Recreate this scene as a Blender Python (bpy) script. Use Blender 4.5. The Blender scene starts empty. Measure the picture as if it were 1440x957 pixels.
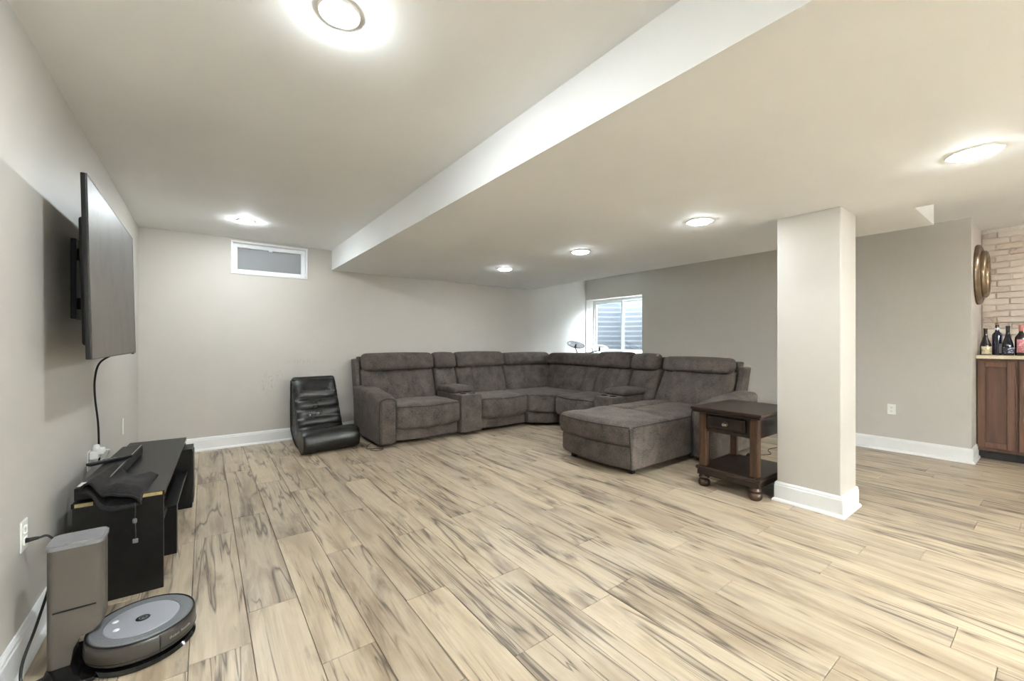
import bpy, bmesh, math, random
from mathutils import Vector, Matrix, Euler, noise as mnoise
from math import sin, cos, pi, radians, exp, sqrt
random.seed(7)
S = bpy.context.scene
COL = S.collection

# ------------------------------------------------------------------ camera, world, exposure
cd = bpy.data.cameras.new('camera'); cam = bpy.data.objects.new('camera', cd); COL.objects.link(cam)
cam.location = (0, 0, 1.229); cam.rotation_euler = (radians(90), 0, radians(-36.70))
cd.sensor_width = 36; cd.lens = 580 / 1440 * 36; cd.shift_y = 1.8 / 1440; cd.clip_start = .02
S.camera = cam
S.view_settings.view_transform = 'Standard'; S.view_settings.look = 'None'
S.view_settings.gamma = 1; S.view_settings.use_curve_mapping = False
S.view_settings.exposure = 2.5
W = bpy.data.worlds.new('sky'); S.world = W; W.use_nodes = True
bg = W.node_tree.nodes['Background']; bg.inputs[0].default_value = (.84, .93, 1, 1); bg.inputs[1].default_value = 29
FILL_POWER = 5700.0  # emission of the added uplighter that brightens the ceilings
LAMP = 45.0          # emission of the recessed lamps

# ------------------------------------------------------------------ node helpers
def new_mat(name):
    m = bpy.data.materials.new(name); m.use_nodes = True
    nt = m.node_tree; b = nt.nodes['Principled BSDF']
    return m, nt, b
def lin(c):
    return tuple(((x / 255) / 12.92 if x / 255 <= .04045 else ((x / 255 + .055) / 1.055) ** 2.4) for x in c) + (1,)
def N(nt, t, **kw):
    n = nt.nodes.new(t)
    for k, v in kw.items():
        if k.startswith('i_'):
            n.inputs[int(k[2:]) if k[2:].isdigit() else k[2:].replace('_', ' ')].default_value = v
        else: setattr(n, k, v)
    return n
def L(nt, a, b): nt.links.new(a, b)
def ramp(nt, stops, src, interp='LINEAR'):
    r = nt.nodes.new('ShaderNodeValToRGB'); r.color_ramp.interpolation = interp
    el = r.color_ramp.elements
    while len(el) < len(stops): el.new(.5)
    for e, (p, c) in zip(el, stops): e.position = p; e.color = c if len(c) == 4 else tuple(c) + (1,)
    if src is not None: L(nt, src, r.inputs[0])
    return r
def mapped(nt, scale=(1, 1, 1), coord='Object', rnd=False):
    tc = nt.nodes.new('ShaderNodeTexCoord'); out = tc.outputs[coord]
    if rnd:
        oi = nt.nodes.new('ShaderNodeObjectInfo')
        mu = N(nt, 'ShaderNodeVectorMath', operation='MULTIPLY'); mu.inputs[1].default_value = (37.3, 91.7, 53.1)
        L(nt, oi.outputs['Random'], mu.inputs[0])
        ad = N(nt, 'ShaderNodeVectorMath', operation='ADD'); L(nt, out, ad.inputs[0]); L(nt, mu.outputs[0], ad.inputs[1]); out = ad.outputs[0]
    mp = nt.nodes.new('ShaderNodeMapping'); mp.inputs['Scale'].default_value = scale; L(nt, out, mp.inputs[0])
    return mp.outputs[0]
def noise(nt, vec, scale, detail=4, rough=.55, dist=0.0):
    n = N(nt, 'ShaderNodeTexNoise'); n.inputs['Scale'].default_value = scale; n.inputs['Detail'].default_value = detail
    n.inputs['Roughness'].default_value = rough; n.inputs['Distortion'].default_value = dist
    if vec is not None: L(nt, vec, n.inputs['Vector'])
    return n.outputs['Fac']
def mix(nt, fac, a, b, mode='MIX'):
    m = N(nt, 'ShaderNodeMix', data_type='RGBA', blend_type=mode)
    for s, v in ((0, fac), (6, a), (7, b)):
        if hasattr(v, 'links'): L(nt, v, m.inputs[s])
        else: m.inputs[s].default_value = v
    return m.outputs[2]
def math_(nt, op, a, b=0.0, c=None):
    m = N(nt, 'ShaderNodeMath', operation=op)
    for s, v in ((0, a), (1, b)) + (((2, c),) if c is not None else ()):
        if hasattr(v, 'links'): L(nt, v, m.inputs[s])
        else: m.inputs[s].default_value = v
    return m.outputs[0]
def bump(nt, b, h, strength=.2, dist=.01):
    bp = N(nt, 'ShaderNodeBump'); bp.inputs['Strength'].default_value = strength; bp.inputs['Distance'].default_value = dist
    L(nt, h, bp.inputs['Height']); L(nt, bp.outputs[0], b.inputs['Normal'])
def plain(name, c, rough=.5, metal=0.0, var=.06, vscale=6.0, bmp=0.0, bscale=200.0, spec=.5, coat=0.0):
    m, nt, b = new_mat(name); c = lin(c)
    v = noise(nt, mapped(nt), vscale)
    lo = tuple(x * (1 - var) for x in c[:3]) + (1,); hi = tuple(min(1, x * (1 + var)) for x in c[:3]) + (1,)
    L(nt, ramp(nt, [(.3, lo), (.7, hi)], v).outputs[0], b.inputs['Base Color'])
    b.inputs['Roughness'].default_value = rough; b.inputs['Metallic'].default_value = metal
    b.inputs['Specular IOR Level'].default_value = spec; b.inputs['Coat Weight'].default_value = coat
    if bmp: bump(nt, b, noise(nt, mapped(nt), bscale, 3), bmp, .002)
    return m

# ------------------------------------------------------------------ materials
def mat_paint(name, c, rough=.55, scuffs=()):
    m, nt, b = new_mat(name); c = lin(c)
    v = noise(nt, mapped(nt), 1.3, 3)
    col = ramp(nt, [(.3, tuple(x * .97 for x in c[:3]) + (1,)), (.7, tuple(x * 1.02 for x in c[:3]) + (1,))], v).outputs[0]
    for (p, r) in scuffs:          # rubbed grey marks with a place of their own
        tc = nt.nodes.new('ShaderNodeTexCoord')
        mp = nt.nodes.new('ShaderNodeMapping'); mp.vector_type = 'POINT'
        mp.inputs['Location'].default_value = tuple(-a / s for a, s in zip(p, r)); mp.inputs['Scale'].default_value = tuple(1 / s for s in r)
        L(nt, tc.outputs['Object'], mp.inputs[0])
        ln = N(nt, 'ShaderNodeVectorMath', operation='LENGTH'); L(nt, mp.outputs[0], ln.inputs[0])
        w = math_(nt, 'SUBTRACT', 1.0, ln.outputs['Value']); w = math_(nt, 'MAXIMUM', w, 0.0)
        ns = noise(nt, mapped(nt, (9, 9, 3)), 4, 5, .7, 1.5)
        w = math_(nt, 'MULTIPLY', w, ramp(nt, [(.52, (0, 0, 0)), (.62, (1, 1, 1))], ns).outputs[0])
        w = math_(nt, 'MULTIPLY', w, .55)
        col = mix(nt, w, col, lin((120, 112, 102)))
    L(nt, col, b.inputs['Base Color']); b.inputs['Roughness'].default_value = rough; b.inputs['Specular IOR Level'].default_value = .35
    bump(nt, b, noise(nt, mapped(nt), 180, 2), .05, .002)
    return m
WALLC = (192, 187, 179)
M_WALL = mat_paint('wall_paint', WALLC, .5)
M_WALLB = mat_paint('wall_paint_scuffed', WALLC, .5, [((.62, 5.82, .72), (.10, .3, .20)), ((1.05, 5.82, .98), (.32, .3, .035)), ((1.3, 5.82, .85), (.3, .3, .02)), ((.75, 5.82, .8), (.12, .3, .12))])
M_CEIL = mat_paint('ceiling_paint', (237, 237, 235), .7)
M_TRIM = plain('white_trim_paint', (233, 233, 232), .35, var=.02)
M_VINYL = plain('white_vinyl', (238, 240, 242), .3, var=.01)

def mat_floor():
    m, nt, b = new_mat('spalted_laminate_plank')
    v = mapped(nt, (1, 1, 1), rnd=True)
    def sc(x, y, z=1.0):
        mp = nt.nodes.new('ShaderNodeMapping'); mp.inputs['Scale'].default_value = (x, y, z); L(nt, v, mp.inputs[0]); return mp.outputs[0]
    # broad tone
    base = ramp(nt, [(.28, lin((156, 139, 117))), (.45, lin((181, 165, 142))), (.58, lin((194, 180, 158))), (.75, lin((169, 153, 130)))], noise(nt, sc(5, .9), 1.6, 5, .55, .6)).outputs[0]
    # narrow tonal strips printed along the plank
    strip = ramp(nt, [(.32, (.70, .67, .63)), (.47, (.97, .96, .95)), (.68, (1.0, .98, .95))], noise(nt, sc(17, .45), 1.0, 4, .55, .25)).outputs[0]
    col = mix(nt, .8, base, strip, 'MULTIPLY')
    # fine grain
    grain = ramp(nt, [(.3, (.78, .75, .72)), (.6, (1, 1, 1))], noise(nt, sc(80, 2.0), 1.6, 5, .65, .3)).outputs[0]
    col = mix(nt, .55, col, grain, 'MULTIPLY')
    # smoky grey-brown spalting, drawn out along the grain
    sm = ramp(nt, [(.53, (0, 0, 0)), (.60, (.4, .4, .4)), (.72, (1, 1, 1))], noise(nt, sc(6.0, 1.05), 1.2, 6, .62, .65)).outputs[0]
    sm2 = ramp(nt, [(.30, (.2, .2, .2)), (.62, (1, 1, 1))], noise(nt, sc(36, 1.5), 1.0, 4, .6, .5)).outputs[0]
    smk = math_(nt, 'MULTIPLY', math_(nt, 'MULTIPLY', sm, sm2), .95)
    col = mix(nt, smk, col, lin((92, 77, 64)))
    # dark cracks: contour lines of stretched noise
    def crack(sx, sy, w, seedx, dist, gate):
        mp = nt.nodes.new('ShaderNodeMapping'); mp.inputs['Scale'].default_value = (sx, sy, 1); mp.inputs['Location'].default_value = (seedx, seedx * 2.3, 0); L(nt, v, mp.inputs[0])
        n = noise(nt, mp.outputs[0], 1.0, 3, .5, dist)
        d = math_(nt, 'ABSOLUTE', math_(nt, 'SUBTRACT', n, .5))
        f = ramp(nt, [(0, (1, 1, 1)), (w, (.6, .6, .6)), (w * 3.0, (0, 0, 0))], d).outputs[0]
        g = ramp(nt, [(gate, (0, 0, 0)), (gate + .1, (1, 1, 1))], noise(nt, sc(3, .8), 1.9, 3, .5, .2)).outputs[0]
        return math_(nt, 'MULTIPLY', f, g)
    c1 = crack(7.5, .5, .008, 3.1, .36, .40)
    c2 = crack(15.0, .6, .006, 8.7, .35, .49)
    cr = math_(nt, 'MAXIMUM', c1, c2)
    col = mix(nt, math_(nt, 'MULTIPLY', cr, .85), col, lin((60, 46, 36)))
    # knots
    vo = N(nt, 'ShaderNodeTexVoronoi'); L(nt, sc(2.2, 1.1), vo.inputs['Vector']); vo.inputs['Scale'].default_value = 1.0
    kd = math_(nt, 'ADD', vo.outputs['Distance'], math_(nt, 'MULTIPLY', math_(nt, 'SUBTRACT', noise(nt, sc(30, 9), 1.0, 5, .7, 2.0), .5), .22))
    kn = ramp(nt, [(.02, (.95, .95, .95)), (.10, (0, 0, 0))], kd).outputs[0]
    col = mix(nt, math_(nt, 'MULTIPLY', kn, .75), col, lin((66, 53, 44)))
    # per-plank value
    oi = nt.nodes.new('ShaderNodeObjectInfo')
    tone = ramp(nt, [(0, (.86, .85, .85)), (.5, (.97, .97, .96)), (1, (1.04, 1.03, 1.0))], oi.outputs['Random']).outputs[0]
    col = mix(nt, 1.0, col, tone, 'MULTIPLY')
    L(nt, col, b.inputs['Base Color'])
    b.inputs['Roughness'].default_value = .38; b.inputs['Specular IOR Level'].default_value = .5
    bump(nt, b, math_(nt, 'SUBTRACT', noise(nt, sc(60, 3), 1.5, 4, .6), math_(nt, 'MULTIPLY', cr, .8)), .12, .002)
    return m
M_FLOOR = mat_floor()
M_JOINT = plain('dark_joint', (70, 56, 44), .8)

def mat_fabric(name, dark, light, wr=.35, sheen=.22):
    m, nt, b = new_mat(name)
    v = mapped(nt)
    n1 = noise(nt, v, 7, 5, .6, .4); n2 = noise(nt, mapped(nt, (1, 1, 2.5)), 60, 4, .7)
    f = math_(nt, 'ADD', math_(nt, 'MULTIPLY', n1, .42), math_(nt, 'MULTIPLY', n2, .58))
    c = ramp(nt, [(.36, lin(dark)), (.62, lin(light))], f).outputs[0]
    L(nt, c, b.inputs['Base Color']); b.inputs['Roughness'].default_value = .9; b.inputs['Specular IOR Level'].default_value = .15
    b.inputs['Sheen Weight'].default_value = sheen; b.inputs['Sheen Roughness'].default_value = .4
    b.inputs['Sheen Tint'].default_value = lin((190, 180, 172))
    h = math_(nt, 'ADD', math_(nt, 'MULTIPLY', noise(nt, v, 14, 3, .5, .8), wr * 4), noise(nt, v, 420, 3))
    bump(nt, b, h, .35, .004)
    return m
M_SOFA = mat_fabric('chenille_fabric', (54, 49, 46), (99, 90, 83))
M_PIPE = plain('dark_piping', (44, 40, 38), .85)
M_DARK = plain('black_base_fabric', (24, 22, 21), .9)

def mat_leather():
    m, nt, b = new_mat('black_vinyl_leather')
    L(nt, ramp(nt, [(.3, lin((20, 19, 18))), (.7, lin((30, 28, 26)))], noise(nt, mapped(nt), 5)).outputs[0], b.inputs['Base Color'])
    L(nt, ramp(nt, [(.3, (.26, .26, .26)), (.7, (.36, .36, .36))], noise(nt, mapped(nt), 9, 4)).outputs[0], b.inputs['Roughness'])
    bump(nt, b, math_(nt, 'ADD', math_(nt, 'MULTIPLY', noise(nt, mapped(nt, (3, 9, 9)), 2.0, 3, .5, .6), 1.6), noise(nt, mapped(nt), 260, 2)), .28, .004)
    return m
M_LEATHER = mat_leather()

def mat_wood(name, dark, light, rough=.35, axis=2, s=1.0, spec=.4):
    m, nt, b = new_mat(name)
    sc = [26 * s] * 3; sc[axis] = 1.6 * s
    g = noise(nt, mapped(nt, tuple(sc), rnd=True), 1.0, 6, .62, .7)
    L(nt, ramp(nt, [(.32, lin(dark)), (.7, lin(light))], g).outputs[0], b.inputs['Base Color'])
    b.inputs['Roughness'].default_value = rough; b.inputs['Specular IOR Level'].default_value = spec
    bump(nt, b, g, .1, .002)
    return m
M_ESP = mat_wood('espresso_wood', (26, 17, 13), (46, 31, 24), .3, 0)
M_ESPL = mat_wood('rubbed_espresso_wood', (36, 23, 16), (90, 62, 42), .36, 2)
M_CABW = mat_wood('stained_cabinet_wood', (64, 44, 35), (86, 60, 48), .35, 2, .7)
M_CABW2 = mat_wood('stained_cabinet_frame_wood', (76, 53, 41), (102, 74, 58), .35, 2, .7)
M_STANDW = mat_wood('black_ash_laminate', (12, 11, 10), (21, 19, 17), .36, 1, .7, .22)
M_EDGE = plain('raw_chipboard_edge', (150, 132, 92), .8, var=.2, vscale=60)
M_BLACK = plain('black_plastic', (15, 14, 14), .45, spec=.3)
M_GLOSSB = plain('gloss_black_plastic', (14, 14, 14), .12, var=.02)
M_CORD = plain('black_rubber_cord', (18, 17, 17), .55)
M_WHITEP = plain('white_plastic', (236, 235, 230), .35, var=.01)
M_CLOTH = mat_fabric('black_fleece', (20, 19, 20), (38, 36, 37), .15, .1)
M_CLOTHIN = plain('dark_lining', (14, 13, 13), .95)
M_PAPER = plain('white_paper', (226, 224, 218), .7, var=.02)
M_METAL = plain('brushed_nickel', (190, 186, 178), .25, 1.0)
M_DARKMETAL = plain('dark_steel', (24, 24, 25), .45, .3)
M_BRONZE = plain('aged_bronze', (132, 116, 94), .3, .85, var=.35, vscale=9)
M_COUNTER = plain('speckled_beige_stone', (216, 203, 178), .25, var=.12, vscale=90)
M_DOCK = plain('taupe_ribbed_plastic', (82, 75, 68), .42, var=.03)
M_DOCKTOP = plain('grey_brushed_lid', (140, 139, 142), .38, .35, var=.08, vscale=40)
M_SILVER = plain('silver_disc_plastic', (165, 166, 172), .38, .3, var=.03)
M_GREYTEX = plain('grey_speckled_plastic', (104, 105, 108), .55, var=.25, vscale=420)
M_TEXTGREY = plain('pale_grey_print', (150, 148, 146), .5)
M_CORR = plain('galvanised_corrugated_steel', (20, 23, 28), .8, .0, var=.06, vscale=2.0)
M_GRAVEL = plain('grey_gravel', (140, 138, 134), .9, var=.3, vscale=50, bmp=.5, bscale=60)

def mat_brick():
    m, nt, b = new_mat('whitewashed_brick')
    v = mapped(nt, (1, 1, 1), rnd=True)
    oi = nt.nodes.new('ShaderNodeObjectInfo')
    tone = ramp(nt, [(0, lin((206, 196, 182))), (.55, lin((198, 185, 170))), (.80, lin((186, 167, 148))), (.93, lin((160, 138, 116))), (1, lin((150, 124, 106)))], oi.outputs['Random']).outputs[0]
    wash = ramp(nt, [(.38, (0, 0, 0)), (.6, (1, 1, 1))], noise(nt, v, 16, 6, .7, .8)).outputs[0]
    L(nt, mix(nt, math_(nt, 'MULTIPLY', wash, .65), tone, lin((208, 200, 190))), b.inputs['Base Color'])
    b.inputs['Roughness'].default_value = .9
    bump(nt, b, noise(nt, v, 60, 6, .7), .6, .004)
    return m
M_BRICK = mat_brick()
M_MORTAR = plain('pale_mortar', (206, 200, 190), .95, var=.08, vscale=40, bmp=.4, bscale=120)

def mat_emit(name, c, s):
    m, nt, b = new_mat(name); b.inputs['Base Color'].default_value = (.8, .8, .8, 1)
    b.inputs['Emission Color'].default_value = c; b.inputs['Emission Strength'].default_value = s
    return m
M_LAMP = mat_emit('lamp_lens', (.875, .955, 1.0, 1), LAMP)
M_LAMPHI = mat_emit('high_lamp_lens', (.875, .955, 1.0, 1), 230.0)
M_LAMPHI2 = mat_emit('back_lamp_lens', (.875, .955, 1.0, 1), 175.0)
M_LAMPBAR = mat_emit('bar_lamp_lens', (1, .88, .88, 1), LAMP * .5)

def mat_glass(name, c=(1, 1, 1, 1), rough=0.0):
    m, nt, b = new_mat(name); b.inputs['Base Color'].default_value = c; b.inputs['Transmission Weight'].default_value = 1
    b.inputs['Roughness'].default_value = rough; b.inputs['IOR'].default_value = 1.45
    return m
def mat_pane(name, tint=(1, 1, 1, 1), gloss=.08):
    m = bpy.data.materials.new(name); m.use_nodes = True; nt = m.node_tree; nt.nodes.clear()
    o = nt.nodes.new('ShaderNodeOutputMaterial'); t = nt.nodes.new('ShaderNodeBsdfTransparent'); g = nt.nodes.new('ShaderNodeBsdfGlossy')
    t.inputs[0].default_value = tint; g.inputs['Roughness'].default_value = .02
    x = nt.nodes.new('ShaderNodeMixShader'); x.inputs[0].default_value = gloss
    L(nt, t.outputs[0], x.inputs[1]); L(nt, g.outputs[0], x.inputs[2]); L(nt, x.outputs[0], o.inputs[0])
    return m
M_PANE = mat_pane('window_glass', (.93, .96, .97, 1))
def mat_frost():
    m, nt, b = new_mat('frosted_window_film'); b.inputs['Base Color'].default_value = lin((138, 138, 139)); b.inputs['Roughness'].default_value = .6
    b.inputs['Transmission Weight'].default_value = .12
    return m
M_FROST = mat_frost()
M_CLEAR = mat_glass('smoky_dish_glass', (.42, .44, .46, 1), .25)

def mat_screen():
    m, nt, b = new_mat('matte_display_panel')
    sm = ramp(nt, [(.48, (0, 0, 0)), (.75, (1, 1, 1))], noise(nt, mapped(nt, (1, 2.2, 1.4)), 2.6, 5, .65, .6)).outputs[0]
    b.inputs['Base Color'].default_value = lin((86, 77, 70))
    L(nt, math_(nt, 'ADD', math_(nt, 'MULTIPLY', sm, .06), .42), b.inputs['Roughness'])
    b.inputs['Specular IOR Level'].default_value = .6
    return m
M_SCREEN = mat_screen()

# ------------------------------------------------------------------ mesh helpers
def obj(name, bm, m, parent=None, smooth=False, angle=None):
    me = bpy.data.meshes.new(name)
    bmesh.ops.recalc_face_normals(bm, faces=bm.faces[:])
    bm.to_mesh(me); bm.free()
    if smooth:
        for p in me.polygons: p.use_smooth = True
        if angle: me.set_sharp_from_angle(angle=radians(angle))
    for mm in (m if isinstance(m, (list, tuple)) else [m]): me.materials.append(mm)
    o = bpy.data.objects.new(name, me); COL.objects.link(o)
    if parent: o.parent = parent
    return o
GROUPS = {'recessed_light': 'recessed ceiling lights', 'wall_outlet': 'wall outlets', 'base_cabinet': 'bar base cabinets', 'window_well': 'window wells'}
def thing(name, label, cat, loc=(0, 0, 0), rz=0, group=None):
    o = bpy.data.objects.new(name, None); COL.objects.link(o); o.empty_display_size = .1
    o.location = loc; o.rotation_euler = (0, 0, rz); o['label'] = label; o['category'] = cat
    if group or name in GROUPS: o['group'] = group or GROUPS[name]
    return o
def tag(o, label, cat, group=None):
    o['label'] = label; o['category'] = cat
    if group: o['group'] = group
    return o
def struct(name, bm, m, label=None, **kw):
    o = obj(name, bm, m, **kw); o['kind'] = 'structure'
    if label: o['label'] = label
    return o
def merge(dst, src, mtx=None):
    me = bpy.data.meshes.new('tmp'); src.to_mesh(me); src.free()
    if mtx: me.transform(mtx)
    dst.from_mesh(me); bpy.data.meshes.remove(me)
def box(x0, x1, y0, y1, z0, z1, bev=0.0, seg=2, bm=None, mtx=None):
    t = bmesh.new(); bmesh.ops.create_cube(t, size=1)
    for v in t.verts: v.co = Vector((x0 + (v.co.x + .5) * (x1 - x0), y0 + (v.co.y + .5) * (y1 - y0), z0 + (v.co.z + .5) * (z1 - z0)))
    if bev: bmesh.ops.bevel(t, geom=t.edges[:], offset=bev, segments=seg, affect='EDGES', profile=.5)
    if bm is None and mtx is None: return t
    if bm is None: bm = bmesh.new()
    merge(bm, t, mtx); return bm
def prism(pts, axis, a, b, bev=0.0, bm=None, seg=2):
    """polygon pts (in the two other axes, cyclic order) pushed from a to b along axis 0/1/2"""
    t = bmesh.new()
    def mk(p, h):
        c = [0, 0, 0]; o = [i for i in range(3) if i != axis]; c[o[0]], c[o[1]] = p; c[axis] = h; return t.verts.new(c)
    A = [mk(p, a) for p in pts]; B = [mk(p, b) for p in pts]; n = len(pts)
    t.faces.new(A[::-1]); t.faces.new(B)
    for i in range(n): t.faces.new((A[i], A[(i + 1) % n], B[(i + 1) % n], B[i]))
    bmesh.ops.recalc_face_normals(t, faces=t.faces[:])
    if bev: bmesh.ops.bevel(t, geom=t.edges[:], offset=bev, segments=seg, affect='EDGES', profile=.5)
    if bm is None: return t
    merge(bm, t); return bm
def lathe(prof, n=24, center=(0, 0, 0), axis='z', bm=None, cap=True):
    t = bmesh.new(); rings = []
    for r, h in prof:
        rings.append([t.verts.new((r * cos(2 * pi * i / n), r * sin(2 * pi * i / n), h)) for i in range(n)])
    for A, B in zip(rings, rings[1:]):
        for i in range(n): t.faces.new((A[i], A[(i + 1) % n], B[(i + 1) % n], B[i]))
    if cap:
        if prof[0][0] > 1e-5: t.faces.new(rings[0][::-1])
        if prof[-1][0] > 1e-5: t.faces.new(rings[-1])
    bmesh.ops.remove_doubles(t, verts=t.verts[:], dist=1e-5)
    R = {'z': Matrix(), 'y': Matrix.Rotation(radians(90), 4, 'X'), 'x': Matrix.Rotation(radians(90), 4, 'Y')}[axis]
    bmesh.ops.transform(t, matrix=Matrix.Translation(center) @ R, verts=t.verts[:])
    if bm is None: return t
    merge(bm, t); return bm
def spline(pts, k=8):
    P = [Vector(p) for p in pts]; P = [P[0] * 2 - P[1]] + P + [P[-1] * 2 - P[-2]]; out = []
    for i in range(1, len(P) - 2):
        for j in range(k):
            t = j / k; a, b, c, d = P[i - 1:i + 3]
            out.append(.5 * ((2 * b) + (-a + c) * t + (2 * a - 5 * b + 4 * c - d) * t * t + (-a + 3 * b - 3 * c + d) * t ** 3))
    out.append(P[-2]); return out
def tube(pts, r, n=8, bm=None, closed=False):
    t = bmesh.new(); P = [Vector(p) for p in pts]; up = Vector((0, 0, 1)); rings = []
    m = len(P); nrm = None
    for i, p in enumerate(P):
        d = (P[(i + 1) % m] - P[i - 1]) if closed else (P[min(i + 1, m - 1)] - P[max(i - 1, 0)])
        d.normalize()
        if nrm is None:
            nrm = d.cross(up) if abs(d.z) < .9 else d.cross(Vector((1, 0, 0)))
        nrm = (nrm - d * nrm.dot(d)).normalized(); bi = d.cross(nrm)
        rr = r(i / (m - 1)) if callable(r) else r
        rings.append([t.verts.new(p + (nrm * cos(2 * pi * k / n) + bi * sin(2 * pi * k / n)) * rr) for k in range(n)])
    pr = list(zip(rings, rings[1:])) + ([(rings[-1], rings[0])] if closed else [])
    for A, B in pr:
        for k in range(n): t.faces.new((A[k], A[(k + 1) % n], B[(k + 1) % n], B[k]))
    if not closed: t.faces.new(rings[0][::-1]); t.faces.new(rings[-1])
    if bm is None: return t
    merge(bm, t); return bm
def cushion(x0, x1, y0, y1, z0, z1, r, deform=None, nx=10, ny=8, nz=6, mtx=None, band=4):
    """padded block: rounded box with dense grid, then deform(u,v,w,co)->offset (u,v,w in -1..1)"""
    h = Vector(((x1 - x0) / 2, (y1 - y0) / 2, (z1 - z0) / 2)); c = Vector(((x0 + x1) / 2, (y0 + y1) / 2, (z0 + z1) / 2))
    r = min(r, *[a * .98 for a in h])
    def coords(H, n):
        e = [-H + r * (1 - cos(pi / 2 * i / band)) for i in range(band)]
        mid = [-(H - r) + 2 * (H - r) * i / n for i in range(n + 1)]
        return e + mid + [-q for q in reversed(e)]
    cs = [coords(h.x, nx), coords(h.y, ny), coords(h.z, nz)]
    t = bmesh.new(); cache = {}
    def vert(i, j, k):
        key = (i, j, k)
        if key in cache: return cache[key]
        P = Vector((cs[0][i], cs[1][j], cs[2][k]))
        q = Vector([max(-(H - r), min(H - r, a)) for a, H in zip(P, h)]); d = P - q
        if d.length > 1e-9: P = q + d.normalized() * r
        if deform:
            P = P + Vector(deform(P.x / h.x, P.y / h.y, P.z / h.z, P + c))
        cache[key] = t.verts.new(P + c); return cache[key]
    n = [len(a) for a in cs]
    def face(a, b, c_, d):
        try: t.faces.new((a, b, c_, d))
        except ValueError: pass
    for k in (0, n[2] - 1):
        for i in range(n[0] - 1):
            for j in range(n[1] - 1): face(vert(i, j, k), vert(i + 1, j, k), vert(i + 1, j + 1, k), vert(i, j + 1, k))
    for j in (0, n[1] - 1):
        for i in range(n[0] - 1):
            for k in range(n[2] - 1): face(vert(i, j, k), vert(i + 1, j, k), vert(i + 1, j, k + 1), vert(i, j, k + 1))
    for i in (0, n[0] - 1):
        for j in range(n[1] - 1):
            for k in range(n[2] - 1): face(vert(i, j, k), vert(i, j + 1, k), vert(i, j + 1, k + 1), vert(i, j, k + 1))
    if mtx: bmesh.ops.transform(t, matrix=mtx, verts=t.verts[:])
    return t
def lump(p, s=6, a=.006):
    return mnoise.noise(Vector(p) * s) * a

# ================================================================== ROOM SHELL
XL, YB, XR, XN, YN, YF = -.56, 5.82, 6.20, 7.05, .566, -3.6
ZU, ZL, ZR = 2.44, 2.177, 2.485
XBM, XC, XC2, YST = 1.353, 4.737, 4.034, .637
T = .25
struct('wall_left', box(XL - T, XL, YF - T, YB + T, 0, 2.7), M_WALL)
# back wall with the small high window opening
W1 = (.246, 1.062, 2.027, 2.419)
bm = bmesh.new()
box(XL, W1[0], YB, YB + T, 0, 2.7, bm=bm); box(W1[1], XR + T, YB, YB + T, 0, 2.7, bm=bm)
box(W1[0], W1[1], YB, YB + T, 0, W1[2], bm=bm); box(W1[0], W1[1], YB, YB + T, W1[3], 2.7, bm=bm)
struct('wall_back', bm, M_WALLB)
# right wall with the egress window opening
W2 = (4.47, 5.80, 1.0, 2.066)
bm = bmesh.new()
box(XR, XR + T, YN, W2[0], 0, 2.7, bm=bm); box(XR, XR + T, W2[1], YB, 0, 2.7, bm=bm)
box(XR, XR + T, W2[0], W2[1], 0, W2[2], bm=bm); box(XR, XR + T, W2[0], W2[1], W2[3], 2.7, bm=bm)
struct('wall_right', bm, M_WALL)
struct('wall_bar_side', box(XR + T, XN + T, YN, YN + .2, 0, 2.7), M_WALL)
struct('wall_bar_back', box(XN, XN + T, YF, YN, 0, 2.7), M_MORTAR)
struct('wall_front', box(XL, XN + T, YF - T, YF, 0, 2.7), M_WALL)
struct('ceiling_left', box(XL, XBM, YF, YB, ZU, 2.7), M_CEIL)
struct('ceiling_drop', prism([(XBM, YF), (XC2, YF), (XC2, YST), (XC, YST), (XC, YB), (XBM, YB)], 2, ZL, 2.7), M_CEIL)
bm = bmesh.new(); box(XC, XR, YST, YB, ZR, 2.7, bm=bm); box(XC2, XN, YF, YST - .0005, ZR, 2.7, bm=bm)
struct('ceiling_right', bm, M_CEIL)
# supporting pillar
PX0, PX1, PY0, PY1 = 3.565, 3.912, .938, 1.338
struct('wall_pillar', box(PX0, PX1, PY0, PY1, 0, ZL, .006), M_WALL)

# baseboards: profile (distance from wall, height), shoe moulding included
BB = [(0, 0), (.028, 0), (.028, .008), (.024, .018), (.015, .024), (.015, .122), (.012, .128), (.012, .138), (.006, .150), (0, .150)]
def baseboard(name, segs, parent=None):
    """segs: list of polylines on the floor, wall on the left-hand side of travel, mitred"""
    bm = bmesh.new()
    for pts, closed in segs:
        P = [Vector((p[0], p[1], 0)) for p in pts]; n = len(P); rings = []
        for i in range(n):
            def dirn(a, b): return (P[b % n] - P[a % n]).normalized()
            d1 = dirn(i - 1, i) if (closed or i > 0) else dirn(i, i + 1)
            d2 = dirn(i, i + 1) if (closed or i < n - 1) else d1
            n1 = Vector((d1.y, -d1.x, 0)); n2 = Vector((d2.y, -d2.x, 0))
            mvec = (n1 + n2); mvec /= max(1e-6, 1 + n1.dot(n2))
            rings.append([bm.verts.new(P[i] + mvec * a + Vector((0, 0, z))) for a, z in BB])
        k = len(BB)
        for i in range(n if closed else n - 1):
            A, B = rings[i], rings[(i + 1) % n]
            for j in range(k): bm.faces.new((A[j], A[(j + 1) % k], B[(j + 1) % k], B[j]))
        if not closed: bm.faces.new(rings[0]); bm.faces.new(rings[-1][::-1])
    return struct(name, bm, M_TRIM)
baseboard('baseboard_left', [([(XL, YF), (XL, YB - .03)], False)])
baseboard('baseboard_back', [([(XL, YB), (XR, YB)], False)])
baseboard('baseboard_right', [([(XR, YB - .03), (XR, YN), (6.62, YN)], False)])
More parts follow.
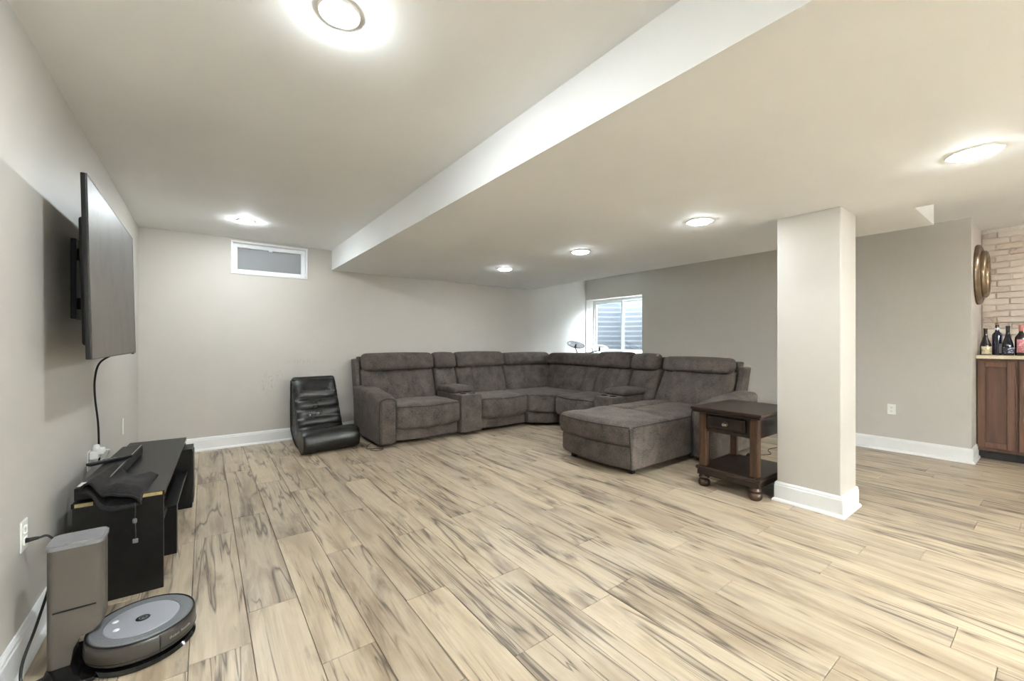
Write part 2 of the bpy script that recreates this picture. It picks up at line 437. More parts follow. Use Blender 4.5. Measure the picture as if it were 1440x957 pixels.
baseboard('baseboard_pillar', [([(PX0, PY1), (PX0, PY0), (PX1, PY0), (PX1, PY1)], True)])

# ------------------------------------------------------------------ floor and planks
floor = struct('floor', box(XL - .1, XN + .1, YF, YB + .1, -.12, -.012), M_JOINT)
PW, PL = .2045, 1.24
def plank_mesh(w, l):
    g = .0009; c = .0016
    t = bmesh.new(); hw, hl = w / 2 - g, l / 2 - g
    lo = [t.verts.new((x, y, -.0115)) for x, y in ((-hw, -hl), (hw, -hl), (hw, hl), (-hw, hl))]
    md = [t.verts.new((x, y, -c)) for x, y in ((-hw, -hl), (hw, -hl), (hw, hl), (-hw, hl))]
    up = [t.verts.new((x, y, 0)) for x, y in ((-hw + c, -hl + c), (hw - c, -hl + c), (hw - c, hl - c), (-hw + c, hl - c))]
    t.faces.new(lo[::-1]); t.faces.new(up)
    for A, B in ((lo, md), (md, up)):
        for i in range(4): t.faces.new((A[i], A[(i + 1) % 4], B[(i + 1) % 4], B[i]))
    me = bpy.data.meshes.new('plank'); bmesh.ops.recalc_face_normals(t, faces=t.faces[:]); t.to_mesh(t and me); t.free()
    me.materials.append(M_FLOOR); return me
full = plank_mesh(PW, PL)
YP = -.9
rows = []
x = -.05 - 3 * PW
while x < XN: rows.append((max(x, XL), min(x + PW, XN))); x += PW
OFF = {2: 1.96, 3: 1.99, 4: 2.835 - .62}   # first rows: end joints as seen
npl = 0
for i, (a, b) in enumerate(rows):
    if b - a < .02: continue
    ytop = YB if a < XR - .05 else YN
    y = OFF.get(i, random.uniform(0, PL)); y -= math.ceil((y - YP) / PL) * PL
    if y + PL < YP + .05: y += PL
    while y < ytop:
        y0, y1 = max(y, YP), min(y + PL, ytop)
        y += PL
        if y1 - y0 < .03: continue
        me = full if (abs(y1 - y0 - PL) < 1e-6 and abs(b - a - PW) < 1e-6) else plank_mesh(b - a, y1 - y0)
        o = bpy.data.objects.new('plank', me); COL.objects.link(o); o.parent = floor
        o.location = ((a + b) / 2, (y0 + y1) / 2, 0); npl += 1
o = obj('plank_field', box(XL, XN, YF, YP - .001, -.0115, 0), M_FLOOR, floor); o['kind'] = 'stuff'

# ------------------------------------------------------------------ windows
def frame_bars(bm, axis, p0, p1, a0, a1, z0, z1, w, bev=.003):
    """rectangular frame in the plane across axis (0: plane x, along y; 1: plane y, along x)"""
    for (u0, u1, q0, q1) in ((a0, a1, z0, z0 + w), (a0, a1, z1 - w, z1), (a0, a0 + w, z0 + w, z1 - w), (a1 - w, a1, z0 + w, z1 - w)):
        if axis == 1: box(u0, u1, p0, p1, q0, q1, bev, 1, bm=bm)
        else: box(p0, p1, u0, u1, q0, q1, bev, 1, bm=bm)
    return bm
bm = bmesh.new()
x0, x1, z0, z1 = W1
frame_bars(bm, 1, YB - .012, YB + .14, x0, x1, z0, z1, .022)
w1 = struct('window_1', bm, M_TRIM, 'small high hopper window in back wall with white frame and grey pane')
bm = frame_bars(bmesh.new(), 1, YB + .055, YB + .10, x0 + .022, x1 - .022, z0 + .022, z1 - .022, .045)
box((x0 + x1) / 2 - .02, (x0 + x1) / 2 + .02, YB + .04, YB + .06, z1 - .085, z1 - .066, .003, bm=bm)
obj('window_frame', bm, M_VINYL, w1)
obj('window_pane', box(x0 + .06, x1 - .06, YB + .075, YB + .081, z0 + .06, z1 - .06), M_FROST, w1)
WX = 6.40
y0, y1, z0, z1 = W2
bm = frame_bars(bmesh.new(), 0, WX, WX + .07, y0, y1, z0, z1, .045)
w2 = struct('window_2', bm, M_VINYL, 'white sliding egress window in the right wall behind the sofa corner')
ym = 5.09
bm = frame_bars(bmesh.new(), 0, WX + .012, WX + .036, ym - .03, y1 - .045, z0 + .045, z1 - .045, .035)
obj('window_sash', bm, M_VINYL, w2)
bm = frame_bars(bmesh.new(), 0, WX + .04, WX + .06, y0 + .045, ym + .03, z0 + .045, z1 - .045, .035)
obj('window_sash', bm, M_VINYL, w2)
obj('window_pane', box(WX + .022, WX + .026, ym, y1 - .075, z0 + .075, z1 - .075), M_PANE, w2)
obj('window_pane', box(WX + .048, WX + .052, y0 + .075, ym, z0 + .075, z1 - .075), M_PANE, w2)
obj('window_screen', box(WX + .062, WX + .064, ym + .01, y1 - .05, z0 + .05, z1 - .05), mat_pane('insect_screen', (.86, .87, .88, 1), .0), w2)
bm = box(XR + .002, WX, y0, y1, z0, z0 + .02, .002)
obj('window_sill', bm, M_TRIM, w2)
def well(name, pts, zb, zt, label):
    """corrugated metal wall standing in the ground round a basement window"""
    bm = bmesh.new(); P = spline(pts, 6); nz = int((zt - zb) / .0125); rows_ = []
    for k in range(nz + 1):
        z = zb + (zt - zb) * k / nz; q = (z / .105) % 1.0; a = .008 * (q / .8 if q < .8 else (1 - q) / .2); r = []
        for i, p in enumerate(P):
            d = (P[min(i + 1, len(P) - 1)] - P[max(0, i - 1)]).normalized(); n = Vector((d.y, -d.x, 0))
            r.append(bm.verts.new((p.x + n.x * a, p.y + n.y * a, z)))
        rows_.append(r)
    for A, B in zip(rows_, rows_[1:]):
        for i in range(len(P) - 1): bm.faces.new((A[i], A[i + 1], B[i + 1], B[i]))
    t = thing(name, label, 'window well', (sum(p.x for p in P) / len(P), sum(p.y for p in P) / len(P), zb - .02))
    inv = -t.location
    bmesh.ops.transform(bm, matrix=Matrix.Translation(inv), verts=bm.verts[:])
    o = obj('corrugated_wall', bm, M_CORR, t, True)
    o.modifiers.new('thickness', 'SOLIDIFY').thickness = .003
    xs = [p.x for p in P]; ys = [p.y for p in P]
    obj('gravel_bed', box(min(xs) + inv.x, max(xs) + inv.x, min(ys) + inv.y, max(ys) + inv.y, 0, .018), M_GRAVEL, t)
well('window_well', [(XR + T + .02, 6.15, 0), (6.9, 6.12, 0), (7.35, 5.85, 0), (7.5, 5.1, 0), (7.35, 4.3, 0), (6.9, 4.08, 0), (XR + T + .02, 4.06, 0)], .9, 2.33, 'bluish corrugated metal window well outside the sliding window')
well('window_well', [(-.15, YB + T + .02, 0), (-.1, 6.4, 0), (.2, 6.75, 0), (.65, 6.85, 0), (1.1, 6.75, 0), (1.4, 6.4, 0), (1.45, YB + T + .02, 0)], 1.7, 2.55, 'grey corrugated metal window well outside the small high window')

# ------------------------------------------------------------------ recessed lamps
def downlight(x, y, z, label, lens=M_LAMP, r=.078, gimbal=False):
    t = thing('recessed_light', label, 'ceiling light', (x, y, z), 0, None)
    obj('trim_ring', lathe([(r, -.001), (r + .012, -.007), (r + .022, -.006), (r + .026, 0), (r, 0)], 40, cap=False), M_TRIM, t, True, 40)
    if gimbal:
        obj('housing', lathe([(r, -.001), (r * .98, .0), (r * .95, -.022), (r * .8, -.03), (r * .78, -.022)], 40, cap=False), M_TRIM, t, True, 50)
        obj('lens', lathe([(0, -.024), (r * .78, -.022)], 32, cap=False), lens, t, True)
    else:
        obj('lens', lathe([(0, -.020), (r * .6, -.019), (r * .9, -.014), (r, -.003)], 40, cap=False), lens, t, True)
    return t
low = [(3.101, .274, 'round recessed ceiling light nearest the bar, largest in the low ceiling'),
       (3.126, 1.72, 'round recessed ceiling light in the low ceiling just left of the pillar'),
       (3.175, 3.051, 'round recessed light in low ceiling above the corner sofa, middle of the row'),
       (3.138, 4.365, 'smallest round recessed light in the low ceiling, nearest the back wall'),
       (3.12, -1.15, 'round recessed ceiling light in low ceiling first behind the camera'),
       (3.12, -2.55, 'round recessed ceiling light in low ceiling nearest the front wall')]
for x, y, l in low: downlight(x, y, ZL, l)
downlight(.399, 1.60, ZU, 'round ceiling light in the high ceiling near the top edge of the photo', lens=M_LAMPHI, r=.048)
downlight(.334, 4.90, ZU, 'round ceiling light in the high ceiling in front of the small window', lens=M_LAMPHI2, r=.048)
downlight(.36, -1.75, ZU, 'round ceiling light in the high ceiling behind the camera', lens=M_LAMPHI, r=.048)
downlight(6.45, -.35, ZR, 'round warm ceiling light over the bar counter', M_LAMPBAR)
downlight(5.5, -1.9, ZR, 'round ceiling light in raised ceiling behind the camera')

def fill_uplighter(x, y, label, power, h=1.72):  # unseen floor lamp added behind the camera as fill for the ceilings
    t = thing('added_fill_lamp', label, 'lamp', (x, y, 0)); up = lambda pr: [(r, z + h - 1.72) for r, z in pr]
    obj('base', lathe([(0, 0), (.14, 0), (.145, .012), (.12, .022), (.02, .03), (0, .03)], 32), M_METAL, t, True, 40)
    obj('pole', tube([(0, 0, .03), (0, 0, h * .6), (0, 0, h)], .012, 12), M_METAL, t, True)
    obj('bowl_shade', lathe(up([(.012, 1.70), (.06, 1.71), (.13, 1.76), (.17, 1.82), (.165, 1.82), (.125, 1.768), (.055, 1.72), (0, 1.715)]), 40, cap=False), M_TRIM, t, True, 50)
    obj('bulb', lathe(up([(0, 1.725), (.03, 1.73), (.05, 1.75), (.055, 1.775), (.04, 1.80), (0, 1.81)]), 20), mat_emit('fill_bulb_glow', (.875, .955, 1.0, 1), power), t, True)
fill_uplighter(2.6, -3.1, 'added uplighter floor lamp, unseen behind the camera, brightening the ceilings', FILL_POWER)

# ------------------------------------------------------------------ brick face of the bar wall
bar_wall = bpy.data.objects['wall_bar_back']
CH, BL = .0672, .212
bms = {}
def brick_mesh(l, seed):
    rnd = random.Random(seed)
    t = box(-.012, .0, -l / 2 + .004, l / 2 - .004, -CH / 2 + .0045, CH / 2 - .0045, .005, 2)
    for v in t.verts: v.co += Vector((rnd.uniform(-.002, .0005) if v.co.x < -.005 else 0, rnd.uniform(-.0018, .0018), rnd.uniform(-.0018, .0018)))
    me = bpy.data.meshes.new('brick'); bmesh.ops.recalc_face_normals(t, faces=t.faces[:]); t.to_mesh(me); t.free(); me.materials.append(M_BRICK); return me
variants = [brick_mesh(BL, s) for s in range(6)]
z = 1.10 + CH / 2; r = 0
while z < ZR - CH / 2 + .01:
    y = YN - .002; first = (BL * (.52 if r % 2 else 1.0)) * random.uniform(.93, 1.05)
    while y > -.62:
        l = first if first else BL; first = None
        me = random.choice(variants) if l == BL else brick_mesh(l, r + 50)
        o = bpy.data.objects.new('brick', me); COL.objects.link(o); o.parent = bar_wall
        o.location = (XN + random.uniform(-.002, .002), y - l / 2, z)
        y -= l
    z += CH; r += 1

# ================================================================== SECTIONAL SOFA
sofa = thing('sectional_sofa', 'large dark grey fabric reclining corner sofa with chaise and consoles', 'sofa', (3.3, 5.0, 0))
SO = Matrix.Translation(-Vector((3.3, 5.0, 0)))
def frame(x, y, deg): return SO @ Matrix.Translation((x, y, 0)) @ Matrix.Rotation(radians(deg), 4, 'Z')
def spart(name, bm, M, m=M_SOFA, parent=sofa, smooth=True):
    bmesh.ops.transform(bm, matrix=M, verts=bm.verts[:])
    return obj(name, bm, m, parent, smooth)
def spipe(parent, pts, M, r=.0055):
    return spart('piping', tube(spline(pts, 5), r, 6), M, M_PIPE, parent)

def seat_module(M, x0, x1, bx0, bx1, hz=1.06, seed=0, hy=.0, tufts=(-.36, .36)):
    """local: x across, y 0 at the front going back, z up"""
    w = x1 - x0; xm = (x0 + x1) / 2
    def dseat(u, v, q, co):
        o = [0, 0, 0]
        if v < .0: o[1] -= .075 * (1 - u * u) * min(1, -v * 1.3) * (.35 + .65 * (1 - q * q))
        if q > 0: o[2] += .018 * (1 - u * u) * (1 - v * v)
        if q < 0 and v < 0: o[2] -= .036 * (1 - u * u)
        o[2] += lump((co.x + seed, co.y, co.z), 5, .009); return o
    c = spart('seat_cushion', cushion(x0 + .004, x1 - .004, -.02, .72, .205, .47, .05, dseat, 14, 10, 5), M)
    pts = [(x0 + .012 + (w - .024) * i / 10, -.012 - .062 * (1 - (2 * i / 10 - 1) ** 2) * .9, .452 + .004 * sin(i)) for i in range(11)]
    spipe(c, pts, M)
    def dp(u, v, q, co):
        return (0, -.03 * (1 - u * u) * (1 if v < 0 else 0) + lump((co.x, co.z, seed), 7, .006), 0)
    spart('footrest_panel', cushion(x0 + .006, x1 - .006, .055, .18, .045, .225, .022, dp, 12, 3, 5), M)
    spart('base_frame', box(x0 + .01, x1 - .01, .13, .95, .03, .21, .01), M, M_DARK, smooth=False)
    back_module(M, bx0, bx1, hz, seed, hy, tufts)
def back_module(M, x0, x1, hz=1.06, seed=0, hy=.0, tufts=(-.36, .36)):
    def db(u, v, q, co):
        o = [0, .145 * (q + 1) / 2 + hy * (q + 1) / 2, 0]
        if v < 0:
            o[1] -= .065 * (1 - u ** 4) * (1 - (q + .3) ** 2 * .5)
            for tx in tufts: o[1] += .032 * exp(-((u - tx) / .075) ** 2)
            o[1] += lump((co.x * 1.8, seed, co.z * .6), 9, .016)
        return o
    spart('backrest', cushion(x0 + .004, x1 - .004, .64, .86, .43, .87, .045, db, 36, 4, 9), M)
    def dh(u, v, q, co):
        o = [0, .05 * (q + 1) / 2 + hy, 0]
        if v < 0: o[1] -= .02 * (1 - u * u) * (1 - q * q)
        if q > 0: o[2] += .010 * (1 - u * u)
        o[1] += lump((co.x, seed, co.z), 6, .008); return o
    spart('headrest', cushion(x0 + .002, x1 - .002, .695, .90, .845, hz, .065, dh, 14, 5, 7), M)
    def ds(u, v, q, co): return (0, (.14 + hy) * (q + 1) / 2, 0)
    spart('back_shell', cushion(x0 - .002, x1 + .002, .84, .955, .08, hz - .045, .02, ds, 4, 2, 6), M)
def console_module(M, x0, x1, bx0, bx1, hz=1.06, seed=0, hy=.0):
    def df(u, v, q, co): return (0, lump((co.x, co.z, seed), 6, .005), 0)
    spart('console_body', cushion(x0 + .003, x1 - .003, -.02, .86, .045, .535, .018, df, 5, 8, 6), M)
    lid = spart('console_armrest', cushion(x0 - .005, x1 + .005, .19, .70, .535, .615, .035, lambda u, v, q, co: (0, 0, .014 * (1 - u * u) * (1 - v * v) if q > 0 else 0), 6, 8, 3), M)
    for dx in (-.07, .07): spart('cup_holder', lathe([(.036, 0), (.044, .004), (.042, .006), (.034, .004), (.032, -.03), (0, -.03)], 20, ((x0 + x1) / 2 + dx, .09, .535)), M, M_GLOSSB)
    back_module(M, bx0, bx1, hz, seed, hy, ())
def arm_module(M, x0, x1, seed=0, outer=-1, depth=.97):
    """rolled arm that slopes down to the front"""
    def da(u, v, q, co):
        o = [0, 0, 0]
        if q > .0: o[2] += .075 * (1 - (1 - (v + 1) / 2) ** 1.6) - .05 * max(0, -v - .6) * 1.2
        if q > .2: o[0] += .0
        o[0] += .02 * u * max(0, q) * (1 if u * outer > 0 else .7)
        o[0] += lump((seed, co.y, co.z), 5, .007); return o
    a = spart('arm', cushion(x0, x1, -.03, depth, .03, .585, .05, da, 8, 12, 8), M)
    xi, xo = x0 + .014, x1 - .014
    # welted front panel
    f = spart('arm_front_panel', cushion(x0 + .03, x1 - .012, -.045, .02, .05, .525, .02, None, 4, 2, 6), M, parent=a)
    spipe(f, [(xi, -.034, .05), (xi - .004, -.036, .3), (xi, -.036, .5), (xi + .03, -.036, .555), ((xi + xo) / 2, -.038, .572), (xo - .02, -.036, .555), (xo + .004, -.036, .5), (xo, -.034, .3), (xo - .004, -.034, .05)], M)
    return a

ML = frame(0, 4.70, 0)                     # left run, front line y = 4.70, local x = world x
arm = arm_module(ML, 1.585, 1.80, 3, -1)
o = spart('power_button', box(1.575, 1.583, .22, .255, .49, .525, .004), ML, M_BLACK, arm, False)
seat_module(ML, 1.80, 2.665, 1.655, 2.655, 1.072, 1)
spart('back_wing', cushion(1.585, 1.65, .80, .98, .50, 1.0, .02, lambda u, v, q, co: (0, .10 * (q + 1) / 2, 0), 2, 3, 5), ML)
console_module(ML, 2.668, 2.99, 2.66, 3.02, 1.068, 2)
seat_module(ML, 2.993, 3.79, 3.025, 3.90, 1.07, 3)
# corner wedge
MW = SO
wp = [(3.796, 4.66), (3.86, 4.575), (3.95, 4.49), (4.05, 4.42), (5.05, 4.42), (5.05, 5.5), (3.796, 5.5)]
bm = prism(wp, 2, .205, .465, .03, seg=3); c = spart('seat_cushion', bm, MW)
spipe(c, [(3.80, 4.655, .452), (3.87, 4.567, .452), (3.95, 4.483, .452), (4.04, 4.42, .452)], MW)
spart('footrest_panel', prism([(3.796, 4.70), (3.88, 4.62), (3.97, 4.54), (4.07, 4.47), (4.2, 4.47), (4.2, 4.9), (3.796, 4.9)], 2, .045, .215, .012), MW)
back_module(ML, 3.905, 4.90, 1.045, 5, .0, ())
MR = frame(4.06, 0, -90)                   # right run: local x = -world y, local y = world x
back_module(MR, -5.47, -4.285, 1.035, 6, .06, (.55,))
spart('back_corner', cushion(4.93, 5.2, 5.40, 5.76, .1, 1.0, .03, None, 3, 3, 4), MW)
seat_module(MR, -4.40, -3.66, -4.275, -3.655, 1.075, 7)
console_module(MR, -3.655, -3.335, -3.65, -3.245, 1.062, 8)
# chaise
def dch(u, v, q, co):
    o = [0, 0, 0]
    if v < -.2: o[1] -= .07 * (1 - u * u) * min(1, (-v - .2) * 1.6) * (.6 + .4 * (1 - q * q))
    if q > 0:
        o[2] += .022 * (1 - u * u) - .034 * exp(-((co.y + .30) / .04) ** 2) - .028 * exp(-((u + .25) / .06) ** 2) * (1 if co.y > -.32 else 0)
        o[2] += lump((co.x, co.y, 4), 4, .016)
    return o
CX0, CX1 = -3.265, -2.335
ch = spart('chaise_cushion', cushion(CX0, CX1, -1.0, .72, .265, .475, .055, dch, 34, 54, 5), MR)
spipe(ch, [(CX0 + .012 + (CX1 - CX0 - .024) * i / 10, -.992 - .075 * (1 - (2 * i / 10 - 1) ** 2), .452) for i in range(11)], MR)
spipe(ch, [(CX1 + .006, -.96, .452), (CX1 + .004, -.6, .452), (CX1 + .004, -.2, .452), (CX1 + .004, .05, .452)], MR, .004)
def dcb(u, v, q, co):
    o = [0, 0, 0]
    if v < -.2: o[1] -= .06 * (1 - u * u) * min(1, (-v - .2) * 1.6)
    if v < -.5: o[2] += .03 * max(0, -u) * (-v - .5) * (1 if q < 0 else 0)
    if v < -.7 : o[1] += .012 * exp(-((u - .55) / .03) ** 2)
    return o
cb = spart('chaise_base', cushion(CX0 + .01, CX1 + .002, -.965, .80, .06, .275, .035, dcb, 16, 20, 5), MR)
spipe(cb, [(CX1 - .012, -.972, .07), (CX1 - .010, -.975, .2), (CX1 - .010, -.985, .32), (CX1 - .012, -.99, .44)], MR)
spart('chaise_side_panel', cushion(CX1 - .03, CX1 + .009, -.965, .06, .062, .448, .018, lambda u, v, q, co: (lump((co.y, co.z, 2), 4, .006), 0, 0), 2, 14, 6), MR)
for xx, yy in ((CX1 - .09, -.86), (CX0 + .10, -.86)):
    spart('foot', box(xx - .025, xx + .025, yy - .025, yy + .025, 0, .07, .004), MR, M_BLACK, smooth=False)
back_module(MR, -3.235, -2.335, 1.03, 11, .12, (-.72, .30))
spart('back_wing', cushion(-2.318, -2.245, .88, 1.06, .5, .93, .02, lambda u, v, q, co: (0, .14 * (q + 1) / 2, 0), 2, 3, 5), MR)
arm_module(MR, -2.315, -2.10, 9, 1, 1.0)

# ================================================================== ROCKER CHAIR (legless gaming rocker)
rk = thing('floor_rocker', 'black vinyl legless rocker chair with ribbed back beside the sofa', 'chair', (1.14, 5.0, 0), radians(5))
def rk_part(name, bm, m=M_LEATHER, parent=rk): return obj(name, bm, m, parent, True, 60)
# path of the padded back in (y, z), from the seat dip up to the top
bp = spline([(0, .10, .15), (0, .20, .165), (0, .29, .30), (0, .36, .44), (0, .43, .58), (0, .50, .715), (0, .535, .78)], 10)
n = len(bp); half = .243
lens = [0]
for a, b in zip(bp, bp[1:]): lens.append(lens[-1] + (b - a).length)
def rib(s):      # five padded ribs between sewn creases, first (top) one tall
    edges = [0, .12, .25, .38, .51, .655, 1.0]
    for a, b in zip(edges, edges[1:]):
        if a <= s <= b:
            q = (s - a) / (b - a); return (1 - (2 * q - 1) ** 4)
    return 0
bm = bmesh.new(); rings = []
m_ = 16
for i in range(n):
    d = (bp[min(i + 1, n - 1)] - bp[max(i - 1, 0)]).normalized(); nr = Vector((0, -d.z, d.y))
    if nr.y > 0: nr = -nr
    s = lens[i] / lens[-1]; th = .024 + .036 * rib(s); row = []
    for k in range(m_ + 1):
        u = -1 + 2 * k / m_; e = (1 - abs(u) ** 6)
        wob = lump((u * 2, s * 9, 1), 3, .006)
        row.append(bm.verts.new(bp[i] + Vector((u * half - .02, 0, 0)) + nr * (th * (.35 + .65 * e) + wob)))
    for k in range(m_, -1, -1):
        u = -1 + 2 * k / m_
        row.append(bm.verts.new(bp[i] + Vector((u * (half - .006) - .02, 0, 0)) - nr * .035))
    rings.append(row)
for A, B in zip(rings, rings[1:]):
    for k in range(len(A)): bm.faces.new((A[k], A[(k + 1) % len(A)], B[(k + 1) % len(A)], B[k]))
bm.faces.new(rings[0]); bm.faces.new(rings[-1][::-1])
rk_part('backrest', bm)
# rolled top edge and front roll
rk_part('top_edge', cushion(-half - .02, half - .02, .485, .575, .735, .805, .034, None, 8, 2, 2))
def roll_prof(a): return .13
bm = cushion(-.31, .31, -.135, .135, .0, .262, .128, lambda u, v, q, co: (0, lump((co.x, co.z, 3), 6, .004), lump((co.x, co.y, 2), 5, .004)), 12, 2, 2, band=7)
# square the ends of the roll a little
for v in bm.verts: v.co.x = math.copysign(min(.305, abs(v.co.x) * 1.30), v.co.x)
roll = rk_part('front_roll', bm)
for s_ in (-1, 1):
    rk_part('end_piping', tube([(s_ * .300, .112 * cos(a * pi / 14), .131 + .112 * sin(a * pi / 14)) for a in range(28)], .005, 6, closed=True), M_BLACK, roll)
# curved base shell
side = [(-.06, .03), (.06, .004), (.22, .0), (.38, .022), (.50, .075), (.60, .17), (.612, .40), (.60, .76), (.55, .78), (.46, .56), (.33, .30), (.22, .13), (.10, .10)]
rk_part('base_shell', prism([(a, b) for a, b in side], 0, -half - .012, half - .028, .006))
rk_part('base_piping', tube([(-half - .014, a, b) for a, b in side], .005, 6, closed=True), M_BLACK)

# ================================================================== END TABLE
TX0, TX1, TY0, TY1, TZ = 3.355, 4.07, 1.368, 1.93, .675
et = thing('end_table', 'dark espresso wooden end table with drawer and bun feet by the pillar', 'table', ((TX0 + TX1) / 2, (TY0 + TY1) / 2, 0))
ex, ey = -(TX0 + TX1) / 2, -(TY0 + TY1) / 2
def tpart(name, bm, m=M_ESP, parent=et, smooth=False):
    bmesh.ops.transform(bm, matrix=Matrix.Translation((ex, ey, 0)), verts=bm.verts[:]); return obj(name, bm, m, parent, smooth, 40 if smooth else None)
bm = box(TX0, TX1, TY0, TY1, TZ - .024, TZ, .005)
box(TX0 + .012, TX1 - .012, TY0 + .012, TY1 - .012, TZ - .044, TZ - .0235, .006, bm=bm)
tpart('tabletop', bm)
for k in range(1, 4):
    yy = TY0 + (TY1 - TY0) * k / 4
lx0, lx1, ly0, ly1 = TX0 + .055, TX1 - .055, TY0 + .045, TY1 - .045      # leg outer lines
lw = .062
for sx in (0, 1):
    for sy in (0, 1):
        a = lx0 if sx == 0 else lx1 - lw; b = ly0 if sy == 0 else ly1 - lw
        tpart('leg', box(a, a + lw, b, b + lw, .172, TZ - .043, .009, 2), M_ESPL)
        tpart('bun_foot', lathe([(.0, 0), (.034, 0), (.046, .012), (.05, .03), (.044, .05), (.034, .058), (.040, .066), (.044, .076), (.040, .086), (.036, .098), (0, .098)], 24, (a + lw / 2, b + lw / 2, 0)), M_ESPL, smooth=True)
az0 = .470
tpart('side_apron', box(lx0 + lw, lx1 - lw, ly0 + .012, ly0 + .032, az0, TZ - .043, .002))
tpart('side_apron', box(lx0 + lw, lx1 - lw, ly1 - .032, ly1 - .012, az0, TZ - .043, .002))
tpart('back_apron', box(lx1 - .032, lx1 - .012, ly0 + lw, ly1 - lw, az0, TZ - .043, .002))
bm = box(lx0 + .014, lx0 + .034, ly0 + lw, ly1 - lw, az0, az0 + .028, .003)
box(lx0 + .014, lx0 + .034, ly0 + lw, ly1 - lw, TZ - .062, TZ - .043, .002, bm=bm)
box(lx0 + .03, lx0 + .036, ly0 + lw, ly1 - lw, az0 + .027, TZ - .061, bm=bm)
tpart('front_rail', bm)
dy0, dy1, dz0, dz1 = ly0 + lw + .035, ly1 - lw - .008, az0 + .034, TZ - .068
bm = box(lx0 + .008, lx0 + .028, dy0, dy1, dz0, dz1, .003)
box(lx0 + .002, lx0 + .012, dy0 + .016, dy1 - .016, dz0 + .016, dz1 - .016, .005, bm=bm)
dr = tpart('drawer', bm, plain('near_black_stained_wood', (34, 23, 20), .3, var=.2, vscale=14))
kb = lathe([(0, .030), (.014, .029), (.019, .020), (.014, .009), (.007, .005), (.007, .002), (.020, .001), (.023, -.004), (0, -.004)], 24)
bmesh.ops.transform(kb, matrix=Matrix.Translation((lx0 + .001, (dy0 + dy1) / 2, (dz0 + dz1) / 2)) @ Matrix.Rotation(radians(-90), 4, 'Y'), verts=kb.verts[:])
tpart('knob', kb, M_METAL, dr, True)
bm = box(TX0 + .035, TX1 - .035, TY0 + .025, TY1 - .025, .142, .172, .007)
box(TX0 + .045, TX1 - .045, TY0 + .035, TY1 - .035, .098, .1425, .004, bm=bm)
tpart('lower_shelf', bm)

# ================================================================== TELEVISION ON WALL ARM
tv = thing('television', 'large flat television angled out over the black media stand', 'television', (XL + .16, 3.18, 1.55))
tv.rotation_euler = (0, radians(-1.2), 0)
TW, TH = 1.385, .795
bm = box(-.014, .004, -TW / 2, TW / 2, -TH / 2, TH / 2, .003)
box(-.045, -.0135, -TW / 2 + .12, TW / 2 - .12, -TH / 2 + .06, TH / 2 - .16, .012, bm=bm)
obj('back_case', bm, M_BLACK, tv)
bm = frame_bars(bmesh.new(), 0, .0042, .0075, -TW / 2, TW / 2, -TH / 2, TH / 2, .007, .001)
obj('bezel', bm, plain('grey_metal_bezel', (70, 63, 58), .45, .3), tv)
obj('screen', box(.0042, .006, -TW / 2 + .0072, TW / 2 - .0072, -TH / 2 + .0072, TH / 2 - .0072), M_SCREEN, tv)
obj('sensor_bump', box(-.008, .006, TW / 2 - .09, TW / 2 - .05, -TH / 2 - .007, -TH / 2 - .0005, .002), M_BLACK, tv)
mt = thing('tv_wall_mount', 'black articulated steel wall mount behind the television', 'tv mount', (XL, 3.2, 1.56))
obj('wall_plate', box(.0005, .022, -.11, .11, -.21, .21, .003), M_DARKMETAL, mt)
for zz in (-.13, .13):
    a = obj('arm', tube(spline([(.022, -.06, zz), (.05, -.085, zz * .9), (.075, -.08, zz * .8), (.088, -.04, zz * .75)], 5), .014, 8), M_DARKMETAL, mt, True)
    obj('pivot', lathe([(.02, -.03), (.022, -.026), (.022, .026), (.02, .03)], 16, (.034, -.07, zz)), M_DARKMETAL, mt, True, 40)
obj('tv_bracket', box(.088, .108, -.16, .16, -.2, .2, .004), M_DARKMETAL, mt)
cb_ = spline([(XL + .13, 3.40, 1.16), (XL + .05, 3.50, 1.10), (XL + .02, 3.56, 1.0), (XL + .018, 3.58, .88), (XL + .022, 3.64, .72), (XL + .02, 3.68, .58), (XL + .02, 3.69, .50), (XL + .02, 3.70, .45)], 8)
bpy.context.view_layer.update()
pc = obj('power_cord', tube(cb_, .0055, 8), M_CORD, tv, True); pc.matrix_parent_inverse = tv.matrix_world.inverted()

# ================================================================== MEDIA STAND
sx, sy, srz = -.165, 2.70, radians(-2.0)
st = thing('media_stand', 'low black wood-grain media stand along left wall with chipped near edge', 'tv stand', (sx, sy, 0), srz)
SD = .325; SZ = .485; SL = 1.40
obj('top', box(-SD, .004, 0, SL, SZ - .022, SZ, .0015), M_STANDW, st)
for a, b in ((-SD + .012, -.252), (-.085, -.004)):
    obj('chipped_edge', box(a, b, -.0012, .0, SZ - .018, SZ - .002), M_EDGE, st)['label'] = 'pale chipped board edge at the near end'
obj('side_panel', box(-SD + .004, 0, .002, .022, 0, SZ - .022, .001), M_STANDW, st)
obj('side_panel', box(-SD + .004, 0, SL - .022, SL - .002, 0, SZ - .022, .001), M_STANDW, st)
obj('back_panel', box(-SD + .004, -SD + .012, .022, SL - .022, .05, SZ - .022), M_STANDW, st)
obj('divider_panel', box(-SD + .014, .022, .39, .455, 0, .262, .002), M_STANDW, st)
obj('shelf', box(-SD + .014, .022, .39, 1.17, .262, .282, .0015), M_STANDW, st)
bm = box(-SD + .014, .05, 1.175, 1.372, 0, .435, .002)
box(.05, .056, 1.20, 1.35, .03, .41, .002, bm=bm)
obj('end_cabinet', bm, M_STANDW, st)
